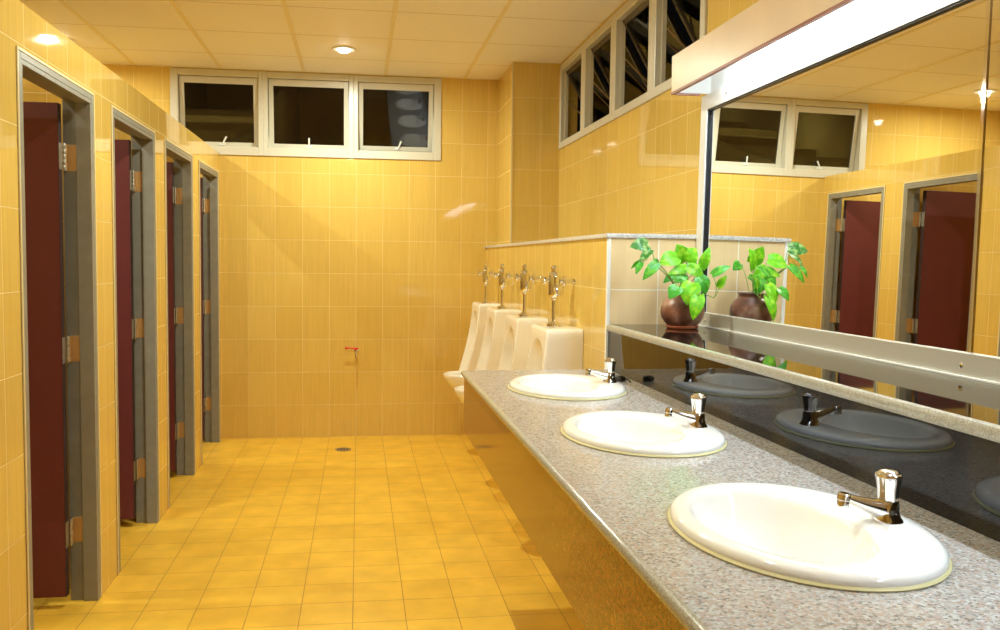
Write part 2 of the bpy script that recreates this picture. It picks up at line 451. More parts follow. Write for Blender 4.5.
for n, (a, b) in enumerate(DO):
    t = make_door(b-a, n+1); t.location = (0, b, 0)
    tag(t, dlab[n], 'door', 'cubicle doorways', 'structure')

# ------------------------------------------------------------------ windows (awning sashes hinged at the top)
def window(n, w, h, tilt, fr, origin, rotz, label, handle_lean, mside, group, railw=.034, arms=False, top=.048, dpt=.085, sashm=None):
    """local: x along the wall, y outward, z up; origin lower left of the unit"""
    t = bpy.data.objects.new('window_%d' % n, None); C.objects.link(t)
    t.location = origin; t.rotation_euler = (0, 0, rotz)
    tag(t, label, 'window', group, 'structure')
    l, r, b, tp = fr
    bm = bmesh.new()
    box(bm, 0, l, -.012, dpt, 0, h, .003, 1); box(bm, w-r, w, -.012, dpt, 0, h, .003, 1)
    box(bm, l, w-r, -.012, dpt, 0, b, .003, 1); box(bm, l, w-r, -.012, dpt, h-tp, h, .003, 1)
    box(bm, l, l+.008, dpt-.02, dpt, b, h-tp); box(bm, w-r-.008, w-r, dpt-.02, dpt, b, h-tp)
    link('window_frame', bm, M_winframe, t, 0)
    # sash in its own frame hinged at top
    sw0, sw1 = l+.004, w-r-.004; sh = h-b-tp-.006
    s = bpy.data.objects.new('sash', None); C.objects.link(s); s.parent = t
    s.location = (0, .006 if tilt < 20 else .02, h-tp-.003); s.rotation_euler = (math.radians(tilt), 0, 0)
    q = railw
    bm = bmesh.new()
    box(bm, sw0, sw0+q, 0, .022, -sh, 0, .002, 1); box(bm, sw1-q, sw1, 0, .022, -sh, 0, .002, 1)
    box(bm, sw0+q, sw1-q, 0, .022, -top, 0, .002, 1); box(bm, sw0+q, sw1-q, 0, .022, -sh, -sh+q, .002, 1)
    link('sash_frame', bm, sashm or M_winframe, s, 0)
    bm = bmesh.new(); box(bm, sw0+q-.004, sw1-q+.004, .009, .013, -sh+q-.004, -top+.004)
    link('glass_pane', bm, M_glass_r if sashm else M_glass, s, 0)
    bm = bmesh.new(); cx = (sw0+sw1)/2 + (0 if mside is None else mside); z0 = -sh + q*.6
    box(bm, cx-.022, cx+.022, -.006, 0, z0-.01, z0+.008, .0015, 1)
    dx = math.sin(handle_lean)*.062; dz = math.cos(handle_lean)*.062
    tube(bm, [(cx, -.009, z0), (cx+dx*.3, -.016, z0+dz*.3), (cx+dx, -.018, z0+dz)], [.0055, .006, .0065], 8)
    link('handle', bm, M_white, s)['label'] = 'short white casement handle'
    if arms:
        for xx in (sw0-.001, sw1+.001):
            bm = bmesh.new()
            p0 = V(xx, .035, b+sh*.60); th = math.radians(tilt); rr = sh*.95
            p1 = V(xx, .02+rr*math.sin(th), h-tp-rr*math.cos(th))
            tube(bm, [p0, p1], .005, 6)
            link('stay_arm', bm, M_arm, t)['label'] = 'thin tan stay arm'
    return t
wl = ['left window in the far wall, dark glass showing brown bands',
      'middle window in the far wall with an upright white handle',
      'right window in the far wall, dark glass mirroring the basins']
edges = [WX0, .315, .978, WX1]
for n in range(3):
    w = edges[n+1]-edges[n]
    window(n+1, w, WZ1-WZ0, (6.5, 7.5, 13.3)[n], (.055 if n == 0 else .034, .055 if n == 2 else .034, .062, .046), (edges[n], D, WZ0), 0,
           wl[n], (.5, .0, .35)[n], (.02, 0, .02)[n], 'awning windows in the far wall')
rl = ['open awning window in the right wall, next to the corner column',
      'open awning window in the right wall, second from the corner column',
      'open awning window in the right wall, third from the corner column',
      'open awning window in the right wall, partly hidden by the mirror lamp box']
re_ = [RY0, 4.0425, 4.685, 5.3275, RY1]
for n in range(4):
    a, b = re_[3-n], re_[4-n]
    # local x runs towards -y for rotz=-90deg: x->-y, y->+x
    window(n+4, b-a, RZ1-RZ0, 30, (.045 if n == 0 else .05, .05, .045, .05), (XW, b, RZ0), -PI/2,
           rl[n], 0, 0, 'awning windows in the right wall', railw=.022, arms=True, top=.03, dpt=.04, sashm=M_sash)

# ------------------------------------------------------------------ washbasin counter
BC = [(1.709, 1.257), (1.709, 2.022), (1.708, 2.790), (1.709, .49)]
def ell(cx, cy, a, b, z, n=64, p=2.0):
    out = []
    for k in range(n):
        t = 2*PI*k/n; c, s = math.cos(t), math.sin(t)
        out.append(V(cx + a*math.copysign(abs(c)**(2/p), c), cy + b*math.copysign(abs(s)**(2/p), s), z))
    return out
XE = 1.412; YN = -.6
base = V(XE, YN, 0)
vc = thing('vanity_counter', (1.73, 1.3, 0), 'long pink grey speckled granite counter holding three oval basins', 'counter')
bm = bmesh.new()
rect = []
for (x0, y0, x1, y1) in ((XE+.012, YN, XP+.06, YN), (XP+.06, YN, XP+.06, YH-.006), (XP+.06, YH-.006, XE+.012, YH-.006), (XE+.012, YH-.006, XE+.012, YN)):
    for k in range(12): rect.append(V(x0+(x1-x0)*k/12, y0+(y1-y0)*k/12, ZCT))
def ringe(pts):
    vs = [bm.verts.new(p) for p in pts]
    return [bm.edges.new((vs[i], vs[(i+1) % len(vs)])) for i in range(len(vs))]
eds = ringe(rect)
for cx, cy in BC: eds += ringe(ell(cx-.01, cy, .166, .222, ZCT))
bmesh.ops.triangle_fill(bm, edges=eds, use_beauty=True, use_dissolve=False)
ret = bmesh.ops.extrude_face_region(bm, geom=bm.faces[:])
bmesh.ops.translate(bm, vec=(0, 0, -.022), verts=[g for g in ret['geom'] if isinstance(g, bmesh.types.BMVert)])
at_origin(bm, vc.location); link('worktop', bm, M_counter, vc, 30)
bm = bmesh.new()   # bullnose front edge
prof = [(.012, 0), (.004, -.002), (0, -.007), (0, -.016), (.004, -.022), (.012, -.022)]
loft(bm, [[V(XE+a, y, ZCT+z) for a, z in prof] for y in (YN, YH-.006)])
at_origin(bm, vc.location); link('front_edge', bm, M_edge, vc, 40)['label'] = 'rounded grey stone front edge'  # same grey edge stone as on the shelf
bm = bmesh.new()
box(bm, XE+.012, XE+.030, YN, YH-.012, .70, ZCT-.022)
box(bm, XE+.030, XP+.03, YH-.030, YH-.012, .70, ZCT-.022)
at_origin(bm, vc.location); link('apron', bm, M_apron, vc, 0)['label'] = 'polished brown stone front panel'

bm = bmesh.new(); box(bm, XP+.034, XP+.06, YN, YH-.001, 0, ZCT-.0222)
struct('wall_service', bm, M_halfY, 'low tiled wall under the back of the washbasin counter', 'wall')

# ------------------------------------------------------------------ shelf box behind the counter
sh = thing('granite_shelf', (2.18, 1.3, 0), 'black polished stone shelf with grey front edge under the mirror', 'shelf')
bm = bmesh.new(); box(bm, XS+.013, XM-.022, YN, YH-.003, ZS-.0245, ZS)
at_origin(bm, sh.location); link('shelf_slab', bm, M_black, sh, 0)
bm = bmesh.new()
prof = [(.013, 0), (.004, -.002), (0, -.008), (0, -.018), (.004, -.025), (.013, -.026)]
loft(bm, [[V(XS+a, y, ZS+.0005+z) for a, z in prof] for y in (YN, YH-.003)])
at_origin(bm, sh.location); link('shelf_edge', bm, M_edge, sh, 40)['label'] = 'rounded pale grey stone edge'
bm = bmesh.new()
box(bm, XP, XP+.018, YN, YH-.003, ZCT+.0003, ZS-.0245)
at_origin(bm, sh.location); link('front_panel', bm, M_black, sh, 0)['label'] = 'black mirror-polished stone panel'


# ------------------------------------------------------------------ basins
B0 = (1.709, 1.257, ZCT)
def make_basin():
    t = thing('washbasin', B0, '', 'washbasin', 'oval basins set in the granite counter')
    bm = bmesh.new()
    a, b = .190, .246
    E_ = lambda dx, fa, fb, z: ell(dx, 0, fa, fb, z)
    rings = [E_(-.010, .150, .205, -.004), E_(0, a-.004, b-.004, .0012), E_(0, a, b, .005), E_(0, a, b, .011), E_(0, a-.003, b-.003, .0165), E_(0, a-.010, b-.010, .0200), E_(-.002, a-.022, b-.022, .0215),
             E_(-.030, .134, .198, .0215), E_(-.033, .127, .191, .0205), E_(-.034, .121, .185, .0165), E_(-.035, .117, .180, .008), E_(-.035, .111, .171, -.018),
             E_(-.034, .101, .153, -.05), E_(-.028, .083, .120, -.085), E_(-.018, .056, .076, -.108), E_(-.008, .032, .038, -.116), E_(-.006, .022, .022, -.118),
             E_(-.006, .022, .022, -.135), E_(-.01, .06, .08, -.125), E_(-.02, .098, .137, -.10), E_(-.025, .122, .174, -.055), E_(-.02, .136, .192, -.01)]
    R = loft(bm, rings, cap0=False, cap1=False)
    for i in range(64):
        j = (i+1) % 64; bm.faces.new((R[-1][i], R[-1][j], R[0][j], R[0][i]))
    link('bowl', bm, M_porc, t, 50)
    bm = bmesh.new()
    n = 64; rr = [ell(0, 0, a+.003, b+.003, .0005), ell(0, 0, a+.004, b+.004, .0025), ell(0, 0, a, b, .006), ell(0, 0, a-.003, b-.003, .0005)]
    R = loft(bm, rr, cap0=False, cap1=False)
    for i in range(n):
        j = (i+1) % n; bm.faces.new((R[-1][i], R[-1][j], R[0][j], R[0][i]))
    link('sealant_bead', bm, M_seal, t)['label'] = 'yellowed sealant line round the rim'
    bm = bmesh.new(); lathe(bm, [(.021, -.1175), (.021, -.115), (.016, -.1145), (.012, -.118), (.002, -.1182)], (-.006, 0, 0), n=24)
    link('drain_ring', bm, M_chrome, t)
    bm = bmesh.new(); lathe(bm, [(.008, 0), (.008, .0025), (.004, .003)], (-.1525, 0, -.014), (1, 0, .25), n=16)
    link('overflow_hole', bm, M_black_hole, t)
    return t
bl = ['oval white washbasin nearest the viewer, lower right of the counter',
      'middle one of the three oval white washbasins in the counter',
      'farthest oval white washbasin, at the urinal end of the counter',
      'fourth oval washbasin outside the photo edge, mirrored small in the right far window']
wb = make_basin()
for n, (cx, cy) in enumerate(BC):
    o = wb if n == 0 else copy_tree(wb)
    o.location = (cx, cy, ZCT); o['label'] = bl[n]

# ------------------------------------------------------------------ taps
def make_tap():
    t = thing('basin_tap', (1.857, 1.252, ZCT+.0225), '', 'tap', 'chrome taps on the washbasins')
    bm = bmesh.new()
    # body: teardrop base sweeping into the spout
    rings = []
    for cx, a, b, z in ((0, .026, .023, -.0005), (-.001, .0255, .0225, .003), (-.002, .023, .020, .008), (-.003, .021, .019, .018), (-.002, .020, .018, .030), (0, .017, .016, .036)):
        rings.append(ell(cx, 0, a, b, z, 28, 2.3))
    loft(bm, rings)
    link('tap_body', bm, M_chrome, t, 50)
    bm = bmesh.new()
    cen = bez((.004, 0, .016), (-.040, 0, .027), (-.080, 0, .044), 12)
    rings = []
    for i, c in enumerate(cen):
        f = i/12; w_ = .019*(1-f)+.0105*f; h_ = .021*(1-f)**1.2+.0082*f
        d = (cen[min(i+1, 12)]-cen[max(i-1, 0)]).normalized(); up = V(-d.z, 0, d.x); up = up if up.z > 0 else -up
        rings.append([c + V(0, 1, 0)*(w_*math.cos(2*PI*k/20)) + up*(h_*math.sin(2*PI*k/20)) for k in range(20)])
    loft(bm, rings)
    link('spout', bm, M_chrome, t, 50)
    bm = bmesh.new()
    lathe(bm, [(.0085, .008), (.0115, .005), (.0118, -.004), (.0105, -.0055), (.0108, -.007), (.0105, -.016), (.007, -.0165)], (-.083, 0, .044), (.12, 0, 1), n=20)
    link('aerator', bm, M_chrome, t, 40)
    bm = bmesh.new()
    lathe(bm, [(.011, .034), (.0155, .037), (.0165, .042), (.0175, .055), (.0200, .072), (.0215, .079), (.0212, .083), (.0185, .086)], (0, 0, 0), n=64, flute=8, fa=.035)
    link('knob', bm, M_chrome, t, 50)
    bm = bmesh.new(); lathe(bm, [(.0175, .0855), (.0165, .089), (.012, .0915), (.004, .0925)], (0, 0, 0), n=32)
    link('knob_cap', bm, M_chrome, t, 50)
    return t
tp = make_tap()
tl = ['chrome pillar tap on the nearest basin', 'chrome pillar tap on the middle basin', 'chrome pillar tap on the farthest basin',
      'chrome pillar tap on the basin beyond the lower right photo edge']
for n, (x, y) in enumerate(((1.848, 1.236), (1.851, 2.012), (1.857, 2.785), (1.848, .468))):
    o = tp if n == 0 else copy_tree(tp)
    o.location = (x, y, ZCT+.0222); o['label'] = tl[n]; o.scale = (.9, .95, .88)

# black plug lying on the counter
t = thing('basin_plug', (1.945, 2.955, ZCT), 'small black rubber plug lying on the counter beside the farthest basin', 'plug'); t.scale = (.85, .85, .85)
bm = bmesh.new(); lathe(bm, [(.010, .0005), (.022, .003), (.025, .010), (.022, .018), (.012, .023), (.003, .024)], n=24)
link('stopper', bm, M_plug, t)
bm = bmesh.new(); tube(bm, bez((.02, 0, .01), (.035, -.02, .012), (.03, -.045, .003), 6), .003, 8)
link('tail', bm, M_plug, t)

# ------------------------------------------------------------------ mirror
MT, MA = -.0123, -.0028
def mx(y, z): return XM + .0123*(z-1.2) + .0028*(y-3.3)
YM0, YM1, ZM0, ZM1 = -.6, 3.232, 1.166, 1.955
mr = thing('wall_mirror', (2.37, 1.3, 1.11), 'long wall mirror in a silver metal frame above the stone shelf', 'mirror')
def slab(bm, y0, y1, z0, z1, d0, d1):
    """box that follows the slightly leaning mirror plane; d = offset from plane into the room (-x positive)"""
    vs = []
    for y in (y0, y1):
        for z in (z0, z1):
            for d in (d0, d1): vs.append(bm.verts.new((mx(y, z)-d, y, z)))
    for f in ((0,1,3,2),(4,6,7,5),(0,4,5,1),(2,3,7,6),(0,2,6,4),(1,5,7,3)): bm.faces.new([vs[i] for i in f])
YD = 1.725
bm = bmesh.new(); slab(bm, YM0, YM1+.05, ZS+.0002, 1.1165, .0, .024)
at_origin(bm, mr.location); link('rail_foot', bm, M_alu_post, mr, 0)['label'] = 'thin white foot of the bottom rail'
for a, b in ((YM0, YD-.002), (YD+.002, YM1)):
    bm = bmesh.new(); slab(bm, a, b, ZM0-.004, ZM1+.004, -.005, 0)
    at_origin(bm, mr.location); link('mirror_glass', bm, M_mirror, mr, 0)
bm = bmesh.new(); slab(bm, YD-.0055, YD+.0055, ZM0, ZM1, .0, .003)
at_origin(bm, mr.location); link('divider', bm, M_chrome, mr, 0)['label'] = 'thin bright metal joint strip'
bm = bmesh.new(); slab(bm, YM0, YM1+.055, 1.1166, ZM0, .0, .016)
at_origin(bm, mr.location); link('frame_bottom', bm, M_alu, mr, 0)['label'] = 'wide brushed metal bottom rail'
bm = bmesh.new(); slab(bm, YM1, YM1+.055, ZM0, ZM1+.058, -.004, .016)
at_origin(bm, mr.location); link('frame_side', bm, M_alu_post, mr, 0)
bm = bmesh.new(); slab(bm, YM0, YM1, ZM1, ZM1+.058, .0, .016)
at_origin(bm, mr.location); link('frame_top', bm, M_alu_post, mr, 0)
bm = bmesh.new(); slab(bm, YM1-.006, YM1-.0002, ZM0, ZM1, .0005, .010); slab(bm, YM0, YM1-.006, ZM1-.005, ZM1-.0002, .0005, .010)
at_origin(bm, mr.location); link('gasket', bm, M_dark, mr, 0)['label'] = 'black rubber gasket'
bm = bmesh.new(); box(bm, XM+.02, XW-.001, YM0, YM1+.04, 1.12, 1.95)
at_origin(bm, mr.location); link('backing_board', bm, M_reded, mr, 0)
for y in (3.17, 1.73, .3):
    bm = bmesh.new(); lathe(bm, [(.0065, 0), (.0062, .002), (.004, .0035), (.001, .0038)], (mx(y, 1.14)-.016, y, 1.138), (-1, 0, 0), 16)
    at_origin(bm, mr.location); link('screw', bm, M_chrome, mr)
bm = bmesh.new(); lathe(bm, [(.0065, 0), (.0062, .002), (.004, .0035), (.001, .0038)], (mx(3.05, 1.985)-.016, 3.05, 1.985), (-1, 0, 0), 16)
at_origin(bm, mr.location); link('screw', bm, M_chrome, mr)

# ------------------------------------------------------------------ lamp box over the mirror
LX0, LZ0, LZ1, LY = 2.238, 2.019, 2.168, 3.30
lb = thing('mirror_light_box', (2.3, 1.3, 2.0), 'pale plywood light box with white tubes above the mirror', 'light fixture')
bm = bmesh.new(); box(bm, LX0, LX0+.014, YN, LY, LZ0+.009, LZ1, .001, 1)
at_origin(bm, lb.location); link('fascia_board', bm, M_ply, lb, 0)
bm = bmesh.new(); box(bm, LX0+.014, XW-.001, LY-.014, LY, LZ0+.009, LZ1, .001, 1)
at_origin(bm, lb.location); link('end_board', bm, M_ply, lb, 0)
bm = bmesh.new(); box(bm, LX0-.001, LX0+.013, YN, LY+.001, LZ0, LZ0+.009); box(bm, LX0+.013, XM-.01, LY-.013, LY+.001, LZ0, LZ0+.009)
at_origin(bm, lb.location); link('bottom_lip', bm, M_lip, lb, 0)['label'] = 'brown varnished bottom edge'
bm = bmesh.new(); box(bm, LX0+.014, XW-.001, YN, LY-.014, LZ1-.012, LZ1-.001)
box(bm, LX0+.0145, LX0+.018, YN, LY-.014, LZ0+.007, LZ1-.012); box(bm, LX0+.018, XW-.002, LY-.018, LY-.0145, LZ0+.007, LZ1-.012)
box(bm, XM+.03, XW-.001, YN, LY-.018, LZ0+.002, LZ1-.012)
at_origin(bm, lb.location); link('white_lining', bm, M_white, lb, 0)
for k, (a, b) in enumerate(((1.82, 3.02), (.56, 1.76), (-.6, .5))):
    bm = bmesh.new(); lathe(bm, [(.013, a), (.013, b)], (2.305, 0, 2.100), (0, 1, 0), 12)
    at_origin(bm, lb.location); link('tube_lamp', bm, M_tube, lb)
    bm = bmesh.new()
    bm.free()
    for y in (a-.012, b+.012):
        bm = bmesh.new(); box(bm, 2.289, 2.321, y-.011, y+.011, 2.080, 2.1555, .003, 1)
        at_origin(bm, lb.location); link('tube_holder', bm, M_white, lb, 0)

# ------------------------------------------------------------------ urinals
def make_urinal():
    t = thing('urinal', (XH, 3.83, 0), '', 'urinal', 'urinals along the low wall')
    W = .180; NI = 22
    def sec(z, w, xf, dep, rw=.016):
        # local: x negative = into room; returns closed outline
        P = [V(-.002, -w, z)]
        P += [V(-xf+.012, -w, z)]
        for k in range(1, 5):
            a = PI/2*k/5; P.append(V(-xf+.012-.012*math.sin(a), -w+.012-.012*math.cos(a), z))
        iw = w-rw
        for k in range(NI+1):
            y = -iw*math.cos(PI*k/NI)
            q = max(0, 1-(y/iw)**2-max(0, (z-.80)/.205)**2)
            P.append(V(-xf + .0005 + dep*q**.95, y, z))
        for k in range(4, 0, -1):
            a = PI/2*k/5; P.append(V(-xf+.012-.012*math.sin(a), w-.012+.012*math.cos(a), z))
        P += [V(-xf+.012, w, z), V(-.002, w, z)]
        return P
    xf = lambda z: .166 + .090*(max(0, 1.06-z)/.48)**1.7
    bm = bmesh.new()
    levels = [(z, .075) for z in (.555, .62, .70, .78, .83, .87, .90, .925, .945, .96, .975, .985, .993, 1.0, 1.006, 1.02, 1.045)]
    rings = [sec(z, W, xf(z), d) for z, d in levels]
    rings.append(sec(1.055, W-.003, xf(1.055)-.003, .0005)); rings.append(sec(1.062, W-.010, xf(1.06)-.010, .0004)); rings.append(sec(1.064, W-.02, xf(1.06)-.02, .0003))
    loft(bm, rings)
    link('back_shell', bm, M_urin, t, 50)
    # projecting bowl with rounded lip
    def bs(z, w, out, inset=0, n=28, x0=.003):
        P = []
        for k in range(n+1):
            a = PI*k/n
            P.append(V(-x0 - (out-x0)*abs(math.sin(a))**.85, -w*math.cos(a), z))
        return P
    rings = [bs(.395, .095, .16), bs(.405, .125, .215), bs(.44, .155, .295), bs(.48, .170, .345), bs(.53, .178, .378), bs(.556, .180, .388), bs(.566, .178, .386), bs(.570, .172, .378),
             bs(.566, .162, .366, x0=.02), bs(.55, .156, .356, x0=.03), bs(.50, .140, .32, x0=.04), bs(.46, .11, .26, x0=.06), bs(.45, .05, .18, x0=.09)]
    bm = bmesh.new(); loft(bm, rings); link('bowl', bm, M_urin, t, 50)
    bm = bmesh.new(); lathe(bm, [(.022, .449), (.022, .454), (.012, .456), (.002, .4565)], (-.13, 0, 0), n=20)
    link('drain_grate', bm, M_chrome, t)
    return t
def make_valve():
    t = thing('flush_valve', (1.900, 3.83, 1.064), '', 'flush valve', 'chrome flush valves on the urinals')
    bm = bmesh.new()
    lathe(bm, [(.031, .0), (.031, .010), (.022, .014), (.017, .018), (.010, .022), (.009, .03)], n=24)
    link('foot_flange', bm, M_chrome, t)
    bm = bmesh.new(); lathe(bm, [(.0095, .028), (.0095, .125)], n=16); link('down_pipe', bm, M_chrome, t)
    bm = bmesh.new()
    lathe(bm, [(.009, .118), (.013, .122), (.014, .130), (.024, .136), (.027, .150), (.028, .185), (.028, .225), (.026, .240), (.020, .247), (.013, .248), (.013, .256), (.016, .259), (.016, .268), (.012, .274), (.004, .277)], n=28)
    link('valve_body', bm, M_chrome, t, 50)
    bm = bmesh.new(); tube(bm, [(.018, 0, .205), (.082, 0, .205)], .009, 16)
    lathe(bm, [(.0095, 0), (.013, .003), (.0135, .008)], (.0845, 0, .205), (1, 0, 0), 16)
    link('supply_arm', bm, M_chrome, t)
    bm = bmesh.new(); lathe(bm, [(.010, -.008), (.021, -.006), (.024, 0), (.021, .006), (.010, .008)], (.046, 0, .205), (1, 0, 0), 24)
    link('wall_flange', bm, M_chrome, t)
    bm = bmesh.new(); lathe(bm, [(.008, .02), (.008, .034), (.015, .036), (.017, .042), (.017, .052), (.013, .057), (.004, .059)], (0, 0, .207), (-1, 0, 0), 20)
    link('push_button', bm, M_chrome, t)
    bm = bmesh.new(); lathe(bm, [(.009, .02), (.010, .030), (.019, .033), (.024, .041), (.024, .049), (.018, .056), (.006, .059)], (0, 0, .165), (.12, -1, 0), 20)
    link('stop_knob', bm, M_chrome, t)
    return t
ur = make_urinal(); fv = make_valve()
ul = ['tall ivory urinal nearest the washbasin counter', 'second ivory urinal behind the one nearest the counter',
      'third ivory urinal counted from the counter', 'farthest ivory urinal, its lip showing past the counter corner beside the far wall']
vl = ['chrome flush valve on the urinal nearest the counter', 'chrome flush valve on the second urinal from the counter',
      'chrome flush valve on the third urinal from the counter', 'chrome flush valve on the urinal nearest the far wall']
for n, y in enumerate((3.83, 4.53, 5.26, 5.96)):
    o = ur if n == 0 else copy_tree(ur); o.location = (XH, y, 0); o['label'] = ul[n]
    o = fv if n == 0 else copy_tree(fv); o.location = (1.90, y, 1.064); o['label'] = vl[n]; o.scale = (1, 1.3, 1)

# ------------------------------------------------------------------ potted plant
PC = (2.226, 3.095)
t = thing('plant_saucer', (PC[0], PC[1], ZS+.0003), 'thin terracotta saucer under the round clay pot', 'saucer')
bm = bmesh.new(); lathe(bm, [(.045, 0), (.056, .0015), (.062, .009), (.0615, .011), (.058, .010), (.050, .0035), (.002, .003)], n=40)
link('dish', bm, M_terra, t)
pp = thing('potted_plant', (PC[0], PC[1], ZS+.0040), 'lime green trailing pothos in a round brown clay pot on the shelf', 'potted plant')
bm = bmesh.new()
lathe(bm, [(.038, .0), (.048, .002), (.065, .018), (.077, .038), (.082, .058), (.080, .080), (.070, .099), (.056, .112), (.050, .119), (.051, .126), (.056, .132), (.054, .135), (.048, .131), (.046, .124), (.046, .115), (.002, .112)], n=48)
link('clay_pot', bm, M_clay, pp)
bm = bmesh.new(); lathe(bm, [(.045, .1125), (.043, .122), (.03, .126), (.002, .128)], n=24)
link('soil', bm, M_soil, pp)
LEAVES = [((2.089, 3.1, 1.424), (2.015, 3.085, 1.417), 0.043), ((2.093, 3.08, 1.405), (2.043, 3.065, 1.361), 0.023), ((2.066, 3.12, 1.363), (2.026, 3.105, 1.336), 0.013), ((2.054, 3.07, 1.359), (2.028, 3.055, 1.316), 0.018), ((2.108, 3.05, 1.358), (2.049, 3.035, 1.296), 0.029), ((2.129, 3.1, 1.355), (2.104, 3.085, 1.372), 0.016), ((2.187, 3.06, 1.379), (2.114, 3.045, 1.355), 0.049), ((2.237, 3.1, 1.365), (2.195, 3.085, 1.427), 0.048), ((2.232, 3.08, 1.365), (2.261, 3.065, 1.415), 0.052), ((2.267, 3.02, 1.339), (2.289, 3.005, 1.418), 0.028), ((2.221, 3.05, 1.341), (2.146, 3.035, 1.318), 0.028), ((2.215, 3.02, 1.345), (2.271, 3.005, 1.31), 0.034), ((2.205, 3.04, 1.318), (2.167, 3.025, 1.286), 0.037), ((2.17, 3.0, 1.272), (2.133, 2.985, 1.229), 0.037), ((2.22, 2.99, 1.287), (2.195, 2.975, 1.207), 0.054), ((2.247, 2.99, 1.308), (2.269, 2.975, 1.248), 0.04), ((2.236, 2.96, 1.245), (2.207, 2.945, 1.154), 0.037), ((2.257, 2.9, 1.318), (2.318, 2.885, 1.351), 0.023), ((2.29, 2.92, 1.273), (2.312, 2.905, 1.316), 0.02), ((2.262, 3.14, 1.362), (2.295, 3.125, 1.335), 0.029), ((2.214, 3.16, 1.313), (2.168, 3.145, 1.283), 0.023)]
LM = [2, 2, 1, 1, 1, 1, 0, 0, 0, 0, 0, 0, 1, 1, 0, 1, 0, 1, 0, 1, 1]
EYE = V(1.02, 0, 1.36)
def leaf(base, tip, width, seed):
    rnd = random.Random(seed)
    base, tip = V(*base), V(*tip); d = tip-base; Ln = d.length; d.normalize()
    # leaf faces mostly outward from the pot with some random turn
    nrm = V(rnd.uniform(-.55, -.1), -1, rnd.uniform(.1, .7)).normalized()
    s = d.cross(nrm).normalized(); nrm = s.cross(d).normalized()
    bm = bmesh.new(); n = 10; grid = []
    for i in range(n+1):
        f = i/n
        w_ = width*.5*(math.sin(PI*min(1, (f*.93+.07))**.72)**.8) if i < n else .0004
        w_ = max(w_, .0006)
        cup = -.10*Ln*math.sin(PI*f) + .06*Ln*f*f
        back = -.08*Ln*(1-f)**4
        row = []
        for k in range(-3, 4):
            g = k/3
            row.append(bm.verts.new(base + d*(f*Ln + back*abs(g)**1.5) + s*(g*w_) + nrm*(-cup*.9 + abs(g)*w_*.35 - (g*g)*w_*.25)))
        grid.append(row)
    for a, b in zip(grid, grid[1:]):
        for k in range(6): bm.faces.new((a[k], a[k+1], b[k+1], b[k]))
    ret = bmesh.ops.extrude_face_region(bm, geom=bm.faces[:])
    bmesh.ops.translate(bm, vec=-nrm*.0006, verts=[g for g in ret['geom'] if isinstance(g, bmesh.types.BMVert)])
    return bm
mats = [M_leafA, M_leafB, M_leafC]
for i, (b, tp_, w_) in enumerate(LEAVES):
    bm = leaf(b, tp_, w_*1.42, i); at_origin(bm, pp.location)
    o = link('leaf', bm, mats[LM[i]], pp, 60)
    if LM[i] == 2: o['label'] = 'variegated green and cream leaf'
root = V(PC[0], PC[1], 1.24)
def stem(pts, r=.0016):
    bm = bmesh.new(); tube(bm, pts, r, 6); at_origin(bm, pp.location); link('stem', bm, M_stem, pp)
j1 = V(2.115, 3.08, 1.345)
stem(bez(root+V(-.015, 0, 0), (2.17, 3.08, 1.31), j1, 8), .0022)
stem(bez(root+V(-.02, -.01, 0), (2.18, 3.07, 1.30), V(2.108, 3.05, 1.358), 8), .002)
for i in (0, 1, 2, 3): stem(bez(j1 if i < 2 else V(*LEAVES[1][0]), (j1+V(*LEAVES[i][0]))/2+V(0, 0, .012), LEAVES[i][0], 6), .0012)
stem(bez(j1, j1+V(.004, .01, .006), LEAVES[5][0], 4), .0012)
for i in (6, 7, 8, 9, 10, 11, 12, 13, 14, 15, 16, 19, 20):
    b = V(*LEAVES[i][0]); rr = root + V(random.uniform(-.02, .02), random.uniform(-.02, .02), 0)
    stem(bez(rr, (rr+b)/2 + V(0, 0, .035), b, 8), .0015)
q1 = V(2.276, 2.925, 1.235)
stem([root+V(.01, -.02, 0)] + bez(root+V(.025, -.05, .02), (2.262, 2.97, 1.245), q1, 6), .0016)
stem(bez(q1, (2.29, 2.91, 1.27), LEAVES[17][0], 6), .0012); stem(bez(q1, (2.292, 2.925, 1.25), LEAVES[18][0], 6), .0012)

# ------------------------------------------------------------------ small things
t = thing('wall_tap', (1.0, D, .66), 'small bib tap with a red handle low on the far wall', 'tap')
bm = bmesh.new(); lathe(bm, [(.018, 0), (.018, .004), (.009, .006), (.009, .06)], (0, 0, 0), (0, -1, 0), 16)
tube(bm, [(0, -.045, 0), (0, -.065, -.004), (0, -.072, -.02), (0, -.072, -.045)], [.009, .010, .010, .009], 12)
link('tap_body', bm, M_chrome, t)
bm = bmesh.new(); lathe(bm, [(.006, 0), (.006, .02)], (0, -.045, .005), (0, 0, 1), 12)
lathe(bm, [(.017, .018), (.018, .024), (.012, .030), (.003, .031)], (0, -.045, 0), (0, 0, 1), 16)
tube(bm, [(0, -.045, .022), (-.04, -.045, .027), (-.072, -.045, .026)], [.006, .005, .006], 8)
lathe(bm, [(.004, -.006), (.010, -.003), (.010, .003), (.004, .006)], (-.074, -.045, .026), (0, -1, 0), 12)
link('lever', bm, M_redpl, t)['label'] = 'red plastic lever'
t = thing('floor_drain', (.912, 6.155, 0), 'small round metal floor drain near the far wall', 'drain')
bm = bmesh.new(); lathe(bm, [(.058, .0002), (.058, .003), (.050, .0035), (.048, .0025), (.002, .0025)], n=32); link('rim', bm, M_steel, t)
bm = bmesh.new()
for k in range(-4, 5):
    x = k*.0105; h_ = math.sqrt(max(0, .046**2-x*x)); box(bm, x-.0025, x+.0025, -h_, h_, .0026, .0036)
link('grate', bm, M_black_hole, t, 0)

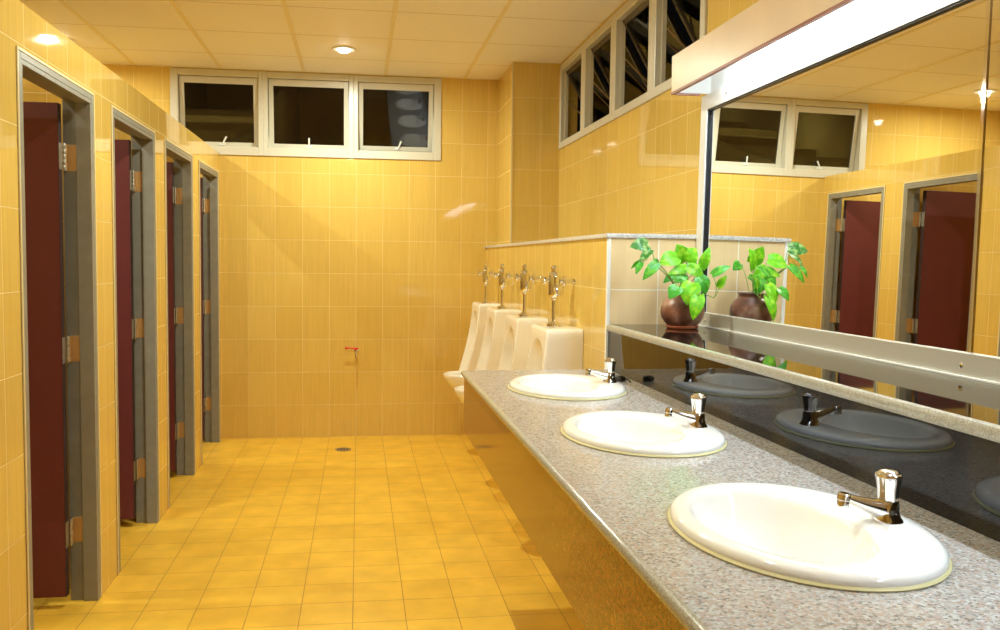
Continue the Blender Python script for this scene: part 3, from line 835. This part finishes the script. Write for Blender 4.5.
# ------------------------------------------------------------------ ceiling lamps
def make_lamp(loc, label):
    t = thing('ceiling_lamp', loc, label, 'ceiling lamp', 'round downlights in the ceiling')
    bm = bmesh.new()
    n = 32
    def rg(r, z): return [V(r*math.cos(2*PI*k/n), r*math.sin(2*PI*k/n), z) for k in range(n)]
    R = loft(bm, [rg(.043, -.001), rg(.075, -.001), rg(.078, -.004), rg(.074, -.008), rg(.048, -.010), rg(.043, -.008)], cap0=False, cap1=False)
    for i in range(n):
        j = (i+1) % n; bm.faces.new((R[-1][i], R[-1][j], R[0][j], R[0][i]))
    link('lamp_ring', bm, M_white, t)
    bm = bmesh.new(); lathe(bm, [(.040, -.002), (.042, -.008), (.036, -.018), (.02, -.026), (.003, -.029)], n=24)
    link('lamp_bulb', bm, M_lens, t)
    return t
def lamp_light(loc, w):
    l = bpy.data.lights.new('downlight', 'AREA'); l.shape = 'DISK'; l.size = .055; l.energy = w; l.color = WARM[:3]
    o = bpy.data.objects.new('downlight_source', l); C.objects.link(o); o.location = (loc[0], loc[1], ZC-.034)
LP = [((.92, 5.83), 'round lit downlight in the ceiling in front of the far windows', .92),
      ((.92, 3.45), 'round downlight in the middle of the ceiling, above the doorways', 1.0),
      ((.92, 1.60), 'round downlight above the viewer', .6),
      ((-.865, 5.94), 'round lit downlight over the farthest cubicle, seen only in the mirror', .6),
      ((-.865, 3.52), 'round downlight over the nearest open cubicle', .6),
      ((-.865, 1.10), 'round downlight over the cubicles beside the viewer', .4)]
for (x, y), lab, f in LP:
    make_lamp((x, y, ZC), lab); lamp_light((x, y), LAMP_W*f)

# ------------------------------------------------------------------ world, camera, view
w = bpy.data.worlds.new('night'); sc.world = w; w.use_nodes = True
w.node_tree.nodes['Background'].inputs[0].default_value = (.02, .02, .02, 1)
w.node_tree.nodes['Background'].inputs[1].default_value = .1

f_, px_, py_, yaw, pit, rol = 860.3167, 479.8232, 311.5931, .1402, -.0592, .0107
def rotm():
    c, s = math.cos(yaw), math.sin(yaw); A = Matrix(((c, -s, 0), (s, c, 0), (0, 0, 1)))
    c, s = math.cos(pit), math.sin(pit); B = Matrix(((1, 0, 0), (0, c, s), (0, -s, c)))
    c, s = math.cos(rol), math.sin(rol); Q = Matrix(((c, 0, s), (0, 1, 0), (-s, 0, c)))
    return Q @ B @ A
R = rotm()
cam = bpy.data.cameras.new('camera'); co = bpy.data.objects.new('camera', cam); C.objects.link(co)
rt, fw, up = R[0], R[1], R[2]
co.matrix_world = Matrix(((rt[0], up[0], -fw[0], 1.0193), (rt[1], up[1], -fw[1], 0), (rt[2], up[2], -fw[2], 1.359), (0, 0, 0, 1)))
cam.sensor_fit = 'HORIZONTAL'; cam.sensor_width = 36; cam.lens = f_/1000*36
cam.shift_x = (500-px_)/1000; cam.shift_y = (py_-315)/1000
cam.clip_start = .02
sc.camera = co
sc.view_settings.view_transform = 'Standard'; sc.view_settings.look = 'None'; sc.view_settings.gamma = 1
sc.view_settings.use_curve_mapping = False; sc.view_settings.exposure = 0.05
sc.cycles.max_bounces = 12; sc.cycles.diffuse_bounces = 6; sc.cycles.glossy_bounces = 6; sc.cycles.transparent_max_bounces = 12
sc.cycles.sample_clamp_indirect = 8
